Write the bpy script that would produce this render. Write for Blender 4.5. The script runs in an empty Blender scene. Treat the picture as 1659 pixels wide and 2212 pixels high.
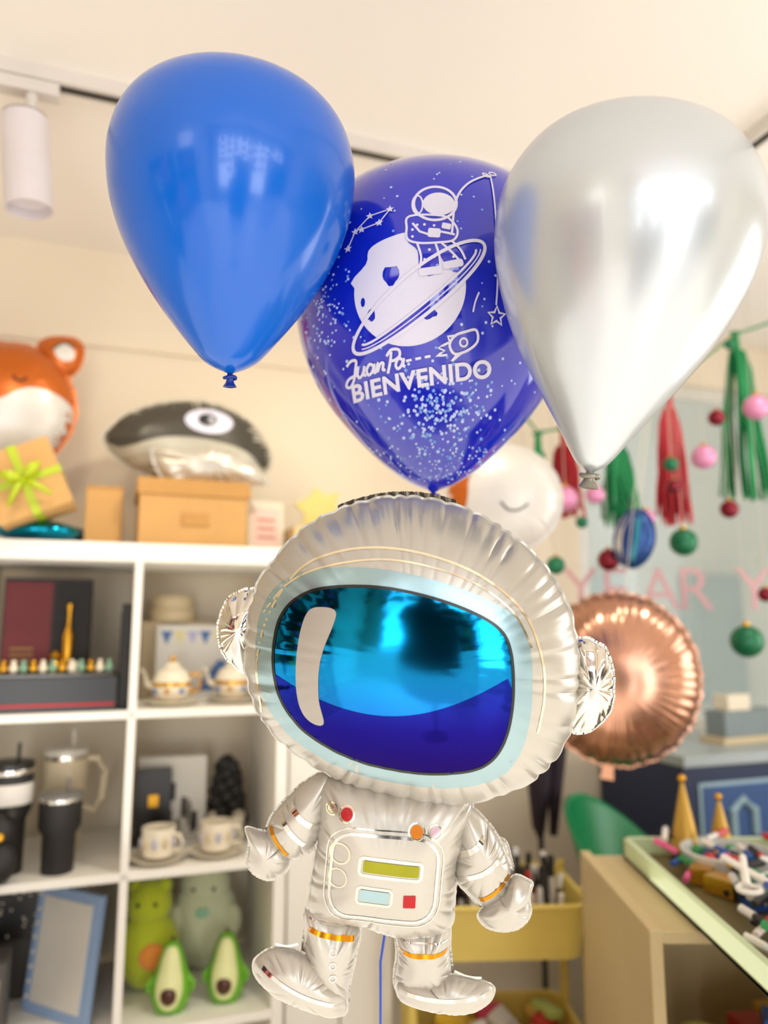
import bpy, bmesh, math, random
from mathutils import Vector, Matrix, geometry, noise
random.seed(7)
PITCH = math.radians(8.7)      # camera looks slightly upwards
YAW = math.radians(19)         # room is turned 19 degrees to the camera
O = Vector((-.563, 1.72, 0))   # front face of the shelf unit divider
EX = Vector((math.cos(YAW), math.sin(YAW), 0))
EY = Vector((-math.sin(YAW), math.cos(YAW), 0))
CEIL = 2.60
def RF(s, d, z): return O + EX*s + EY*d + Vector((0, 0, z))

# ------------------------------------------------------------ materials
def lin(h):
    h = h.lstrip('#'); o = []
    for i in (0, 2, 4):
        c = int(h[i:i+2], 16)/255
        o.append(c/12.92 if c <= .04045 else ((c+.055)/1.055)**2.4)
    return o
_m = {}
def pm(name, col, rough=.5, metal=0, coat=0, var=.06, scale=14, bump=0, bscale=60, trans=0, emit=0, sheen=0, sss=0, alpha=1):
    if name in _m: return _m[name]
    m = bpy.data.materials.new(name); m.use_nodes = True
    nt = m.node_tree; b = nt.nodes['Principled BSDF']
    c = lin(col) if isinstance(col, str) else col
    tc = nt.nodes.new('ShaderNodeTexCoord'); n = nt.nodes.new('ShaderNodeTexNoise')
    n.inputs['Scale'].default_value = scale; n.inputs['Detail'].default_value = 3
    nt.links.new(tc.outputs['Object'], n.inputs['Vector'])
    mx = nt.nodes.new('ShaderNodeMix'); mx.data_type = 'RGBA'
    mx.inputs['A'].default_value = [max(0, x*(1-var)) for x in c]+[1]
    mx.inputs['B'].default_value = [min(1, x*(1+var)) for x in c]+[1]
    nt.links.new(n.outputs['Fac'], mx.inputs['Factor']); nt.links.new(mx.outputs['Result'], b.inputs['Base Color'])
    b.inputs['Roughness'].default_value = rough; b.inputs['Metallic'].default_value = metal
    b.inputs['Coat Weight'].default_value = coat; b.inputs['Coat Roughness'].default_value = .04
    b.inputs['Transmission Weight'].default_value = trans
    b.inputs['Alpha'].default_value = alpha
    if emit:
        b.inputs['Emission Color'].default_value = c+[1]; b.inputs['Emission Strength'].default_value = emit
    if sheen: b.inputs['Sheen Weight'].default_value = sheen
    if sss:
        b.inputs['Subsurface Weight'].default_value = sss; b.inputs['Subsurface Radius'].default_value = (.02, .02, .02)
    if bump:
        n2 = nt.nodes.new('ShaderNodeTexNoise'); n2.inputs['Scale'].default_value = bscale; n2.inputs['Detail'].default_value = 4
        bp = nt.nodes.new('ShaderNodeBump'); bp.inputs['Strength'].default_value = bump; bp.inputs['Distance'].default_value = .01
        nt.links.new(tc.outputs['Object'], n2.inputs['Vector']); nt.links.new(n2.outputs['Fac'], bp.inputs['Height'])
        nt.links.new(bp.outputs['Normal'], b.inputs['Normal'])
    _m[name] = m; return m
def dyed(name, stops, z0, z1, rough, metal):
    """printed foil whose ink blends from one colour to the next along the object's height"""
    m = pm(name, '#808080', rough, metal, var=0); nt = m.node_tree; b = nt.nodes['Principled BSDF']
    tc = nt.nodes.new('ShaderNodeTexCoord'); sx = nt.nodes.new('ShaderNodeSeparateXYZ'); mr = nt.nodes.new('ShaderNodeMapRange'); cr = nt.nodes.new('ShaderNodeValToRGB')
    mr.inputs['From Min'].default_value = z0; mr.inputs['From Max'].default_value = z1
    nt.links.new(tc.outputs['Object'], sx.inputs[0]); nt.links.new(sx.outputs['Z'], mr.inputs['Value']); nt.links.new(mr.outputs[0], cr.inputs[0])
    e = cr.color_ramp.elements
    while len(e) < len(stops): e.new(.5)
    for k_, (p_, c_) in enumerate(stops): e[k_].position = p_; e[k_].color = lin(c_)+[1]
    nt.links.new(cr.outputs[0], b.inputs['Base Color']); return m

# ------------------------------------------------------------ mesh builder
class MB:
    def __init__(s): s.v = []; s.f = []; s.m = []; s.mats = []
    def add(s, vs, fs, mat, M=None):
        if mat not in s.mats: s.mats.append(mat)
        k = s.mats.index(mat); o = len(s.v)
        for p in vs:
            p = Vector(p); s.v.append(M @ p if M else p)
        for f in fs: s.f.append([o+i for i in f]); s.m.append(k)
    def box(s, x0, x1, y0, y1, z0, z1, mat, M=None):
        vs = [(x, y, z) for z in (z0, z1) for y in (y0, y1) for x in (x0, x1)]
        s.add(vs, [(0, 2, 3, 1), (4, 5, 7, 6), (0, 1, 5, 4), (2, 6, 7, 3), (0, 4, 6, 2), (1, 3, 7, 5)], mat, M)
    def lathe(s, prof, mat, c=(0, 0, 0), n=32, M=None, caps=True):
        vs = []; fs = []
        for r, z in prof:
            for i in range(n):
                a = 2*math.pi*i/n; vs.append((c[0]+r*math.cos(a), c[1]+r*math.sin(a), c[2]+z))
        for j in range(len(prof)-1):
            for i in range(n):
                a = j*n+i; b = j*n+(i+1) % n; fs.append((a, b, b+n, a+n))
        if caps:
            fs.append(tuple(range(n-1, -1, -1))); k = (len(prof)-1)*n; fs.append(tuple(range(k, k+n)))
        s.add(vs, fs, mat, M)
    def ball(s, c, r, mat, sc=(1, 1, 1), n=24, M=None):
        k = n//2; prof = [(math.sin(math.pi*j/k), -math.cos(math.pi*j/k)) for j in range(k+1)]
        vs = []; fs = []
        for q, z in prof:
            q = max(q, 1e-4)
            for i in range(n):
                a = 2*math.pi*i/n; vs.append((c[0]+q*math.cos(a)*r*sc[0], c[1]+q*math.sin(a)*r*sc[1], c[2]+z*r*sc[2]))
        for j in range(k):
            for i in range(n):
                a = j*n+i; b = j*n+(i+1) % n; fs.append((a, b, b+n, a+n))
        s.add(vs, fs, mat, M)
    def tube(s, path, r, mat, n=8, M=None, closed=False):
        P = [Vector(p) for p in path]; vs = []; fs = []; L = len(P)
        rr = r if isinstance(r, (list, tuple)) else [r]*L
        for j in range(L):
            t = (P[(j+1) % L]-P[j-1]) if closed else (P[min(j+1, L-1)]-P[max(j-1, 0)])
            t.normalize()
            up = Vector((0, 0, 1)) if abs(t.z) < .9 else Vector((0, 1, 0))
            a = t.cross(up).normalized(); b = a.cross(t)
            for i in range(n):
                w = 2*math.pi*i/n; vs.append(P[j]+(a*math.cos(w)+b*math.sin(w))*rr[j])
        for j in range(L if closed else L-1):
            k = (j+1) % L
            for i in range(n): fs.append((j*n+i, j*n+(i+1) % n, k*n+(i+1) % n, k*n+i))
        if not closed: fs.append(tuple(range(n-1, -1, -1))); fs.append(tuple(range((L-1)*n, L*n)))
        s.add(vs, fs, mat, M)
    def prism(s, poly, y0, y1, mat, M=None):
        n = len(poly); vs = [(p[0], y0, p[1]) for p in poly]+[(p[0], y1, p[1]) for p in poly]
        tri = geometry.tessellate_polygon([[Vector((p[0], p[1], 0)) for p in poly]])
        fs = [tuple(t) for t in tri]+[tuple(n+i for i in reversed(t)) for t in tri]
        fs += [(i, (i+1) % n, n+(i+1) % n, n+i) for i in range(n)]
        s.add(vs, fs, mat, M)
    def build(s, name, parent=None, loc=(0, 0, 0), rot=(0, 0, 0), bevel=0, smooth=True, ang=38):
        me = bpy.data.meshes.new(name); me.from_pydata([tuple(v) for v in s.v], [], s.f)
        for m in s.mats: me.materials.append(m)
        me.polygons.foreach_set('material_index', s.m)
        bm = bmesh.new(); bm.from_mesh(me); bmesh.ops.recalc_face_normals(bm, faces=bm.faces); bm.to_mesh(me); bm.free()
        if smooth:
            me.polygons.foreach_set('use_smooth', [True]*len(me.polygons)); me.set_sharp_from_angle(angle=math.radians(ang))
        me.update()
        ob = bpy.data.objects.new(name, me); bpy.context.collection.objects.link(ob)
        ob.location = loc; ob.rotation_euler = rot
        if parent: ob.parent = parent
        if bevel:
            b = ob.modifiers.new('b', 'BEVEL'); b.width = bevel; b.segments = 3; b.limit_method = 'ANGLE'; b.angle_limit = math.radians(50)
        return ob
def empty(name, loc, rot=(0, 0, 0)):
    e = bpy.data.objects.new(name, None); bpy.context.collection.objects.link(e)
    e.location = loc; e.rotation_euler = rot; e.empty_display_size = .05; return e
def rbox(name, s0, s1, d0, d1, z0, z1, mat, bevel=0):
    mb = MB(); cs, cd = (s0+s1)/2, (d0+d1)/2
    mb.box(s0-cs, s1-cs, d0-cd, d1-cd, 0, z1-z0, mat)
    return mb.build(name, loc=RF(cs, cd, z0), rot=(0, 0, YAW), bevel=bevel, smooth=False)
def Rz(a): return Matrix.Rotation(a, 4, 'Z')
def T(x, y, z): return Matrix.Translation((x, y, z))

# ------------------------------------------------------------ foil panels, curves and printed artwork
def crom(pts, n=12, closed=True):
    out = []; L = len(pts)
    for i in range(L if closed else L-1):
        g = (lambda k: pts[k % L]) if closed else (lambda k: pts[max(0, min(L-1, k))])
        p0, p1, p2, p3 = g(i-1), g(i), g(i+1), g(i+2)
        for j in range(n):
            t = j/n
            out.append(tuple(.5*((2*p1[k])+(-p0[k]+p2[k])*t+(2*p0[k]-5*p1[k]+4*p2[k]-p3[k])*t*t+(-p0[k]+3*p1[k]-3*p2[k]+p3[k])*t**3) for k in (0, 1)))
    if not closed: out.append(tuple(pts[-1]))
    return out
NA = 1080
def sm(x): x = max(0, min(1, x)); return x*x*(3-2*x)
class Foil:
    """inflated foil panel: a welded outline, puffed front and back, with seam creases"""
    flange = 5
    def __init__(s, c, pts, H, seed=1, ncre=40, depth=5, reach=.8, scal=.012, p=2.3, q=.55, wob=1.0, w=.014, pleat=.7, npl=110):
        s.c = c; s.H = H; s.p = p; s.q = q; s.wob = wob; s.seed = seed; s.pleat = pleat; s.npl = npl
        rnd = random.Random(seed); dn = crom(pts, 16); s.outline = dn
        pol = sorted((math.atan2(v-c[1], u-c[0]) % (2*math.pi), math.hypot(u-c[0], v-c[1])) for u, v in dn)
        s.R = []
        j = 0; L = len(pol)
        for i in range(NA):
            a = 2*math.pi*i/NA
            while j < L and pol[j][0] < a: j += 1
            a1, r1 = pol[j % L]; a0, r0 = pol[(j-1) % L]
            if j >= L: a1 += 2*math.pi
            if j == 0: a0 -= 2*math.pi
            s.R.append(r0+(r1-r0)*(a-a0)/max(1e-6, a1-a0))
        s.cre = []
        for k in range(ncre):
            a = 2*math.pi*(k+rnd.uniform(-.42, .42))/ncre
            s.cre.append((a % (2*math.pi), w*rnd.uniform(.6, 1.7), depth*rnd.uniform(.2, 1.35), 1-(1-reach)*rnd.uniform(.4, 1.7)))
        for i in range(NA):
            a = 2*math.pi*i/NA; k = 0
            for ca, cw, cd, ct in s.cre:
                da = abs((a-ca+math.pi) % (2*math.pi)-math.pi)
                if da < cw*7: k = max(k, math.exp(-(da/(cw*2.0))**2))
            s.R[i] *= 1-scal*k
    def rad(s, a):
        x = (a % (2*math.pi))/(2*math.pi)*NA; i = int(x) % NA; f = x-int(x)
        return s.R[i]*(1-f)+s.R[(i+1) % NA]*f
    def h(s, u, v, side=1):
        du, dv = u-s.c[0], v-s.c[1]; r = math.hypot(du, dv); a = math.atan2(dv, du) % (2*math.pi)
        t = min(.9999, r/s.rad(a)); y = s.H*(1-t**s.p)**s.q
        fade = 1-t**14
        for ca, cw, cd, ct in s.cre:
            if t > ct:
                da = abs((a-ca+math.pi) % (2*math.pi)-math.pi)
                if da < cw*5: y -= cd*math.exp(-da/cw)*sm((t-ct)/(1-ct)*1.4)*fade
        if t > .8: y += s.pleat*math.sin(s.npl*a+3*math.sin(7*a))*sm((t-.8)*6)*fade*(.5+.5*math.sin(5*a+s.seed))
        y += s.wob*sm((t-.35)*2)*fade*noise.noise(Vector((u*.02, v*.02, s.seed+side*9)))*3
        return y
    def mesh(s, tr, mat, NT=40, na=720):
        """tr maps (u, v, height) to local 3d"""
        mb = MB(); vs = []; fs = []
        for side in (1, -1):
            o = len(vs); vs.append(tr(s.c[0], s.c[1], side*s.h(s.c[0], s.c[1], side)))
            for j in range(1, NT+1):
                t = math.sin(math.pi/2*j/NT)
                for i in range(na):
                    a = 2*math.pi*i/na; R = s.rad(a)*t
                    u, v = s.c[0]+math.cos(a)*R, s.c[1]+math.sin(a)*R
                    hh = side*s.h(u, v, side) if j < NT else 0
                    vs.append(tr(u, v, hh))
            for i in range(na): fs.append((o, o+1+i, o+1+(i+1) % na))
            for j in range(NT-1):
                for i in range(na):
                    a = o+1+j*na+i; b = o+1+j*na+(i+1) % na; fs.append((a, b, b+na, a+na))
            if side == 1:                      # welded seam flange
                o2 = len(vs)
                for i in range(na):
                    a = 2*math.pi*i/na; R = s.rad(a)+s.flange
                    vs.append(tr(s.c[0]+math.cos(a)*R, s.c[1]+math.sin(a)*R, 2.2*noise.noise(Vector((a*14, s.seed, 0)))))
                e = o+1+(NT-1)*na
                for i in range(na): fs.append((e+i, e+(i+1) % na, o2+(i+1) % na, o2+i))
        mb.add(vs, fs, mat); return mb

def dice(vs, fs, step):
    bm = bmesh.new(); bv = [bm.verts.new((x, y, 0)) for x, y in vs]
    for f in fs:
        try: bm.faces.new([bv[i] for i in f])
        except Exception: pass
    xs = [p[0] for p in vs]; ys = [p[1] for p in vs]
    for ax, lo, hi in ((0, min(xs), max(xs)), (1, min(ys), max(ys))):
        k = math.ceil(lo/step)*step
        while k < hi:
            co = [0, 0, 0]; co[ax] = k; no = [0, 0, 0]; no[ax] = 1
            bmesh.ops.bisect_plane(bm, geom=bm.verts[:]+bm.edges[:]+bm.faces[:], plane_co=co, plane_no=no, dist=1e-4); k += step
    bm.verts.index_update()
    V = [(v.co.x, v.co.y) for v in bm.verts]; F = [[v.index for v in f.verts] for f in bm.faces]; bm.free(); return V, F
class Print:
    """ink printed on a curved surface"""
    def __init__(s, tr, hf, fit=lambda p: p, step=14): s.tr = tr; s.hf = hf; s.fit = fit; s.mb = MB(); s.step = step
    def put(s, V, F, mat, eps): s.mb.add([s.tr(u, v, s.hf(u, v)+eps) for u, v in V], F, mat)
    def fill(s, polys, mat, eps=1.0, step=None):
        polys = [[s.fit(p) for p in q] for q in polys]
        tri = geometry.tessellate_polygon([[Vector((p[0], p[1], 0)) for p in q] for q in polys]); flat = [p for q in polys for p in q]
        V, F = dice(flat, tri, step or s.step); s.put(V, F, mat, eps)
    def stroke(s, pts, w, mat, eps=1.6, closed=False):
        pts = [s.fit(p) for p in pts]
        if closed: pts = pts+[pts[0]]
        q = [pts[0]]
        for a, b in zip(pts, pts[1:]):
            L = math.hypot(b[0]-a[0], b[1]-a[1]); n = max(1, int(L/8))
            for k in range(1, n+1): q.append((a[0]+(b[0]-a[0])*k/n, a[1]+(b[1]-a[1])*k/n))
        V = []; F = []
        for i, p in enumerate(q):
            if closed: a = q[i-1] if i else q[-2]; b = q[i+1] if i < len(q)-1 else q[1]
            else: a = q[max(0, i-1)]; b = q[min(len(q)-1, i+1)]
            dx, dy = b[0]-a[0], b[1]-a[1]; L = math.hypot(dx, dy) or 1
            nx, ny = -dy/L*w/2, dx/L*w/2; V += [(p[0]+nx, p[1]+ny), (p[0]-nx, p[1]-ny)]
            if i: F.append((2*i-2, 2*i-1, 2*i+1, 2*i))
        s.put(V, F, mat, eps)
    def text(s, body, x, y, size, ang, mat, eps=1.4, bold=0, shear=0, sx=1, spacing=1):
        c = bpy.data.curves.new('t', 'FONT'); c.body = body; c.size = size; c.offset = bold; c.shear = shear; c.space_character = spacing
        ob = bpy.data.objects.new('t', c); bpy.context.collection.objects.link(ob)
        bpy.context.view_layer.update(); me = ob.evaluated_get(bpy.context.evaluated_depsgraph_get()).to_mesh()
        ca, sa = math.cos(ang), math.sin(ang)
        V = [s.fit((x+v.co.x*sx*ca+v.co.y*sa, y-v.co.y*ca+v.co.x*sx*sa)) for v in me.vertices]
        F = [list(p.vertices) for p in me.polygons]
        bpy.data.objects.remove(ob); V, F = dice(V, F, s.step); s.put(V, F, mat, eps)
def circ(cx, cy, rx, ry=None, n=32, rot=0, jit=0):
    ry = ry or rx; o = []
    for i in range(n):
        a = 2*math.pi*i/n; k = 1+jit*math.sin(3*a+cx)+jit*.6*math.sin(5*a)
        x, y = rx*k*math.cos(a), ry*k*math.sin(a)
        o.append((cx+x*math.cos(rot)-y*math.sin(rot), cy+x*math.sin(rot)+y*math.cos(rot)))
    return o
def rrect(x0, y0, x1, y1, r, rot=0):
    o = []
    for cx, cy, a0 in ((x1-r, y1-r, 0), (x0+r, y1-r, 90), (x0+r, y0+r, 180), (x1-r, y0+r, 270)):
        for k in range(7):
            a = math.radians(a0+15*k); o.append((cx+r*math.cos(a), cy+r*math.sin(a)))
    mx, my = (x0+x1)/2, (y0+y1)/2
    return [(mx+(p[0]-mx)*math.cos(rot)-(p[1]-my)*math.sin(rot), my+(p[0]-mx)*math.sin(rot)+(p[1]-my)*math.cos(rot)) for p in o]

# ============================================================ ROOM
wallm = pm('wall_paint', '#EADDC6', .8, var=.03, scale=3, bump=.05)
ceilm = pm('ceiling_paint', '#F5EEE5', .85, var=.02, scale=2, bump=.05)
floorm = pm('floor_tile', '#D8CFC0', .4, var=.06, scale=4)
white = pm('white_lacquer', '#F4F0E6', .45, var=.02)
rbox('floor', -1.7, 2.9, -4.4, .6, -.1, 0, floorm)
rbox('ceiling', -1.7, 2.9, -4.4, .6, CEIL, CEIL+.1, ceilm)
rbox('wall_left', -1.7, -1.6, -4.4, .6, 0, CEIL, wallm)
rbox('wall_right', 2.75, 2.85, -4.4, .6, 0, CEIL, wallm)
def wall_open(name, s0, s1, d0, d1, a, b, z0, z1):
    mb = MB(); cs = (s0+s1)/2; cd = (d0+d1)/2; D = (d1-d0)/2
    mb.box(s0-cs, a-cs, -D, D, 0, CEIL, wallm); mb.box(b-cs, s1-cs, -D, D, 0, CEIL, wallm)
    mb.box(a-cs, b-cs, -D, D, 0, z0, wallm); mb.box(a-cs, b-cs, -D, D, z1, CEIL, wallm)
    mb.build(name, loc=RF(cs, cd, 0), rot=(0, 0, YAW), smooth=False)
wall_open('wall_back', -1.6, 2.75, .41, .51, 1.46, 2.62, 1.12, 2.42)
wall_open('wall_front', -1.6, 2.75, -4.3, -4.2, -1.2, 2.3, .35, 2.35)
rbox('trim_1', -1.6, 1.4, .398, .41, 2.30, 2.312, wallm)
def window(name, s0, s1, d, z0, z1, nm, glass=True):
    mb = MB(); w = s1-s0; fr = pm('window_frame', '#DAD8D0', .4, var=.02)
    mb.box(-w/2, w/2, -.03, .03, 0, .05, fr); mb.box(-w/2, w/2, -.03, .03, z1-z0-.05, z1-z0, fr)
    for i in range(nm+1):
        x = -w/2+.025+(w-.05)*i/nm; mb.box(x-.025, x+.025, -.028, .028, .05, z1-z0-.05, fr)
    if glass:
        g = pm('window_glass', '#E6EAE6', .02, var=0, trans=1, alpha=.2)
        mb.box(-w/2+.03, w/2-.03, -.003, .003, .04, z1-z0-.04, g)
    mb.build(name, loc=RF((s0+s1)/2, d, z0), rot=(0, 0, YAW), smooth=False)
window('window_1', 1.46, 2.62, .46, 1.12, 2.42, 1)
window('window_2', -1.2, 2.3, -4.25, .35, 2.35, 4, False)
mb = MB(); fac = pm('facade_plaster', '#BDBFB4', .9, var=.1, scale=1.5); dk = pm('facade_glass', '#93A19C', .4)
mb.box(-3, 3, 0, .2, 0, 4.5, fac)
for i in range(5):
    mb.box(-2.6+i*1.1, -2.0+i*1.1, -.03, 0, .9, 1.9, dk)
mb.build('street_facade', loc=RF(3.4, 3.0, 0), rot=(0, 0, YAW), smooth=False)

# ceiling rails and spotlight
railm = pm('rail_white', '#D9D3CB', .4); dark = pm('dark_gap', '#3A352F', .6)
def rail(name, a, b):
    a = Vector(a); b = Vector(b); L = (b-a).length; an = math.atan2(b.y-a.y, b.x-a.x)
    mb = MB(); mb.box(0, L, -.02, .02, -.03, 0, railm); mb.box(.01, L-.01, -.009, .009, -.0315, -.0295, dark)
    return mb.build(name, loc=(a.x, a.y, CEIL), rot=(0, 0, an), smooth=False)
rail('track_light_rail', (-2.0, .883, 0), (.734, 1.824, 0))
rail('track_light_rail', (.734+.008, 1.824-.03, 0), (1.45, -.25, 0))
sp = empty('track_spotlight', (-.70, 1.331, CEIL))
mb = MB(); mb.box(-.07, .05, -.016, .016, -.058, -.0305, railm); mb.lathe([(.012, -.095), (.012, -.058)], railm); mb.lathe([(.02, -.115), (.022, -.095), (.012, -.09)], railm)
mb.build('bracket', sp, rot=(0, 0, YAW), bevel=.002)
mb = MB(); R = .044
mb.lathe([(R*.9, .188), (R, .183), (R, 0), (R*.93, 0), (R*.9, .02), (R*.3, .03)], pm('spot_body', '#DAD2D4', .35), n=48)
mb.lathe([(R*.97, .1865), (R*.5, .1885)], dark, n=48)
mb.build('lamp_head', sp, loc=(.012, 0, -.303), rot=(math.radians(4), math.radians(-5), 0))

# ============================================================ ASTRONAUT FOIL BALLOON
S = .00053125
ast = empty('astronaut_balloon', (.0215, .8799, 1.3692), (PITCH, 0, 0))
def AT(y0=0): return lambda u, v, h: ((u-870)*S, -h*S+y0, (1600-v)*S)
foilw = pm('foil_satin_white', '#B9B5AC', .33, .55, var=.03)
foils = pm('foil_silver', '#D8D4CB', .12, 1, var=.05)
foilsm = pm('foil_light_blue_silver', '#98B2B8', .28, .8, var=.05)
gold = pm('foil_gold', '#CC860E', .2, .8); red = pm('ink_red', '#AA0A14', .3, .3); orange = pm('ink_orange', '#C8720C', .3, .4)
lime = pm('ink_lime', '#8E8E0E', .25, .5); black = pm('ink_black', '#0A1412', .25)
def part(name, c, pts, H, y0=0, mat=None, **k):
    NT = 44 if name == 'head' else 30
    f = Foil(c, pts, H, **k); tr = AT(y0)
    f.mesh(tr, mat or foilw, NT=NT, na=1080 if name == 'head' else 480).build(name, ast, ang=75); return f, tr
head_pts = [(880,1073),(960,1085),(1040,1115),(1110,1160),(1170,1215),(1215,1280),(1240,1350),(1250,1430),(1248,1500),(1235,1570),(1205,1630),(1150,1685),(1080,1718),(1000,1735),(940,1735),(850,1718),(760,1695),(690,1662),(630,1620),(578,1570),(545,1510),(529,1440),(527,1370),(538,1310),(563,1250),(608,1190),(658,1140),(720,1105),(800,1080)]
hf, htr = part('head', (885, 1405), head_pts, 150, seed=3, ncre=48, depth=8, reach=.82, scal=.012, p=2.7, q=.58, wob=.5, w=.014, pleat=.6, npl=150)
def fit(k, cx=829.5, cy=1106): return lambda p: (cx+(p[0]-cx)*k, cy+(p[1]-cy)*k)
hp = Print(htr, hf.h, fit(.925), 12)
vis = crom([(640,1293),(700,1270),(800,1265),(900,1280),(1000,1312),(1072,1352),(1100,1400),(1107,1480),(1100,1560),(1080,1620),(1045,1657),(990,1671),(900,1672),(800,1655),(720,1625),(650,1580),(605,1520),(588,1460),(588,1395),(603,1335)], 6)
def grow(pts, k, cx=850, cy=1470, ky=None): return [(cx+(p[0]-cx)*k, cy+(p[1]-cy)*(ky or k)) for p in pts]
hp.fill([grow(vis, 1.17, ky=1.19)], foilsm, .8)
cy1 = dyed('visor_cyan', [(0, '#1E6FC4'), (.35, '#1581BE'), (.75, '#0C7AA6'), (1, '#0A5E80')], .045, .172, .1, 1)
nav = dyed('visor_navy', [(0, '#1E0E58'), (.5, '#1B1474'), (1, '#1A2A90')], -.015, .08, .1, 1)
hp.fill([vis], cy1, 1.5)
arc = [(588+524*i/30, 1440+100*math.sin(math.pi*(.06+.9*i/30))) for i in range(31)]
hp.fill([[p for p in arc if p[0] < 1106]+[p for p in vis[43:108]]], nav, 2.2)
hp.stroke(vis, 6, black, 2.8, closed=True)
hp.fill([crom([(650,1360),(668,1318),(700,1310),(726,1318),(722,1345),(700,1400),(690,1450),(690,1510),(700,1560),(680,1565),(655,1545),(641,1500),(640,1430)], 5)], pm('print_highlight', '#A8A298', .38, .3), 3)
lgold = pm('foil_pale_gold', '#E8DCC0', .15, .9)
hp.stroke([p for p in crom([(552,1560),(545,1440),(575,1330),(640,1235),(720,1195),(820,1183),(930,1200),(1040,1245),(1130,1320),(1170,1410),(1180,1500),(1165,1590)], 8, False)], 5, lgold, 1)
hp.stroke([p for p in crom([(560,1330),(620,1262),(700,1225),(820,1208),(930,1224),(1030,1262),(1110,1325),(1150,1400)], 8, False)], 4, lgold, 1.3)
hp.mb.build('visor_print', ast, ang=75)
# ears
part('ear_1', (515, 1362), [(560,1277),(515,1278),(482,1305),(466,1360),(474,1410),(498,1440),(530,1455),(556,1400),(562,1330)], 42, .012, foils, seed=5, ncre=18, depth=7, reach=.35, w=.09, scal=.04, wob=4)
part('ear_2', (1280, 1485), [(1245,1388),(1300,1392),(1327,1430),(1333,1485),(1326,1540),(1292,1580),(1240,1588),(1232,1500)], 42, .012, foils, seed=6, ncre=18, depth=7, reach=.35, w=.09, scal=.04, wob=4)
LK = dict(reach=.5, w=.05, wob=1.6, pleat=.5, npl=46)
bf, btr = part('torso', (838, 1868), [(705,1680),(850,1690),(1010,1715),(1006,1800),(988,1870),(982,1950),(970,2008),(905,2026),(835,2020),(780,2000),(720,1992),(668,1972),(672,1900),(683,1830),(688,1750)], 80, .004, seed=8, ncre=38, depth=7, reach=.78, w=.022, p=2.8, pleat=.7, npl=90)
af, atr = part('arm_1', (642, 1775), [(712,1672),(665,1688),(618,1730),(582,1775),(572,1818),(590,1850),(632,1862),(672,1840),(700,1790),(712,1720)], 46, .008, seed=11, ncre=20, depth=6, **LK)
gf, gtr = part('hand_1', (577, 1848), [(530,1792),(560,1798),(598,1812),(626,1850),(615,1885),(585,1903),(552,1893),(533,1865),(538,1828)], 34, .004, seed=12, ncre=12, depth=5, reach=.4, w=.08)
a2, a2t = part('arm_2', (1040, 1850), [(990,1735),(1030,1755),(1070,1802),(1098,1860),(1105,1905),(1092,1945),(1048,1965),(1012,1935),(984,1895),(985,1820)], 46, .006, seed=13, ncre=20, depth=6, **LK)
part('hand_2', (1098, 1955), [(1108,1893),(1138,1900),(1150,1912),(1142,1940),(1144,1975),(1121,2003),(1083,2010),(1050,2000),(1034,1975),(1060,1945),(1085,1930)], 34, .0, seed=14, ncre=12, depth=5, reach=.4, w=.08)
part('thumb_2', (1088, 1852), [(1072,1822),(1095,1828),(1104,1855),(1112,1885),(1095,1895),(1078,1870)], 16, .012, seed=15, ncre=8, depth=3, reach=.4, w=.08)
l1, l1t = part('leg_1', (712, 2085), [(662,1965),(715,1985),(775,2010),(768,2070),(755,2130),(752,2175),(738,2190),(700,2182),(672,2150),(655,2090),(655,2030)], 44, .008, seed=16, ncre=20, depth=6, **LK)
s1, s1t = part('boot_1', (650, 2118), [(553,2070),(590,2046),(640,2050),(690,2082),(735,2130),(750,2170),(738,2190),(695,2186),(635,2165),(585,2140),(552,2103)], 44, -.002, seed=17, ncre=20, depth=6, **LK)
l2, l2t = part('leg_2', (915, 2085), [(855,2000),(905,2010),(968,1995),(973,2060),(978,2120),(978,2160),(930,2172),(872,2158),(852,2130),(858,2070)], 44, .008, seed=18, ncre=20, depth=6, **LK)
s2, s2t = part('boot_2', (960, 2145), [(860,2120),(920,2112),(975,2104),(1020,2112),(1060,2125),(1064,2148),(1040,2174),(990,2186),(930,2178),(872,2162)], 38, -.002, seed=19, ncre=20, depth=6, **LK)
bp = Print(btr, bf.h, fit(.953), 10)
def ring(pr, pts, w, mat, eps=1): pr.stroke(pts, w, mat, eps, True)
pr = bp
tilt = .12
ring(pr, rrect(712, 1812, 945, 1995, 48, tilt*.7), 6, foils)
ring(pr, rrect(700, 1800, 957, 2007, 58, tilt*.7), 2.5, foils)
for c, r, m in (((748,1768),13,red),((901,1803),14,orange),((941,1805),11,pm('print_pink_silver', '#C9A9B0', .25, .6)),((714,1760),9,lgold)):
    pr.fill([circ(c[0], c[1], r)], m, 1.4); ring(pr, circ(c[0], c[1], r+3.5), 3, lgold, 1.2)
ring(pr, circ(733, 1852, 22), 4, lgold); ring(pr, circ(728, 1905, 20), 3, lgold)
ring(pr, rrect(776, 1862, 912, 1900, 9, tilt), 6, lgold); pr.fill([rrect(784, 1868, 906, 1893, 4, tilt)], lime, 1.4)
ring(pr, rrect(770, 1922, 846, 1958, 9, tilt), 5, lgold); pr.fill([rrect(776, 1927, 840, 1953, 4, tilt)], foilsm, 1.4)
pr.fill([rrect(871, 1938, 898, 1965, 2, .05)], red, 1.4)
pr.mb.build('control_panel_print', ast, ang=75)
def bands(nm, fo, lst, k=.975):
    p = Print(fo[1], fo[0].h, fit(k), 8)
    for a, b, w, m in lst:
        mid = ((a[0]+b[0])/2, (a[1]+b[1])/2+5); p.stroke(crom([a, mid, b], 6, False), w, m, 1.2)
    p.mb.build(nm, ast, ang=75)
bands('sleeve_print_1', (af, atr), [((578,1800),(618,1860),9,gold),((598,1765),(655,1835),11,foils),((622,1745),(675,1795),12,foils)])
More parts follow.
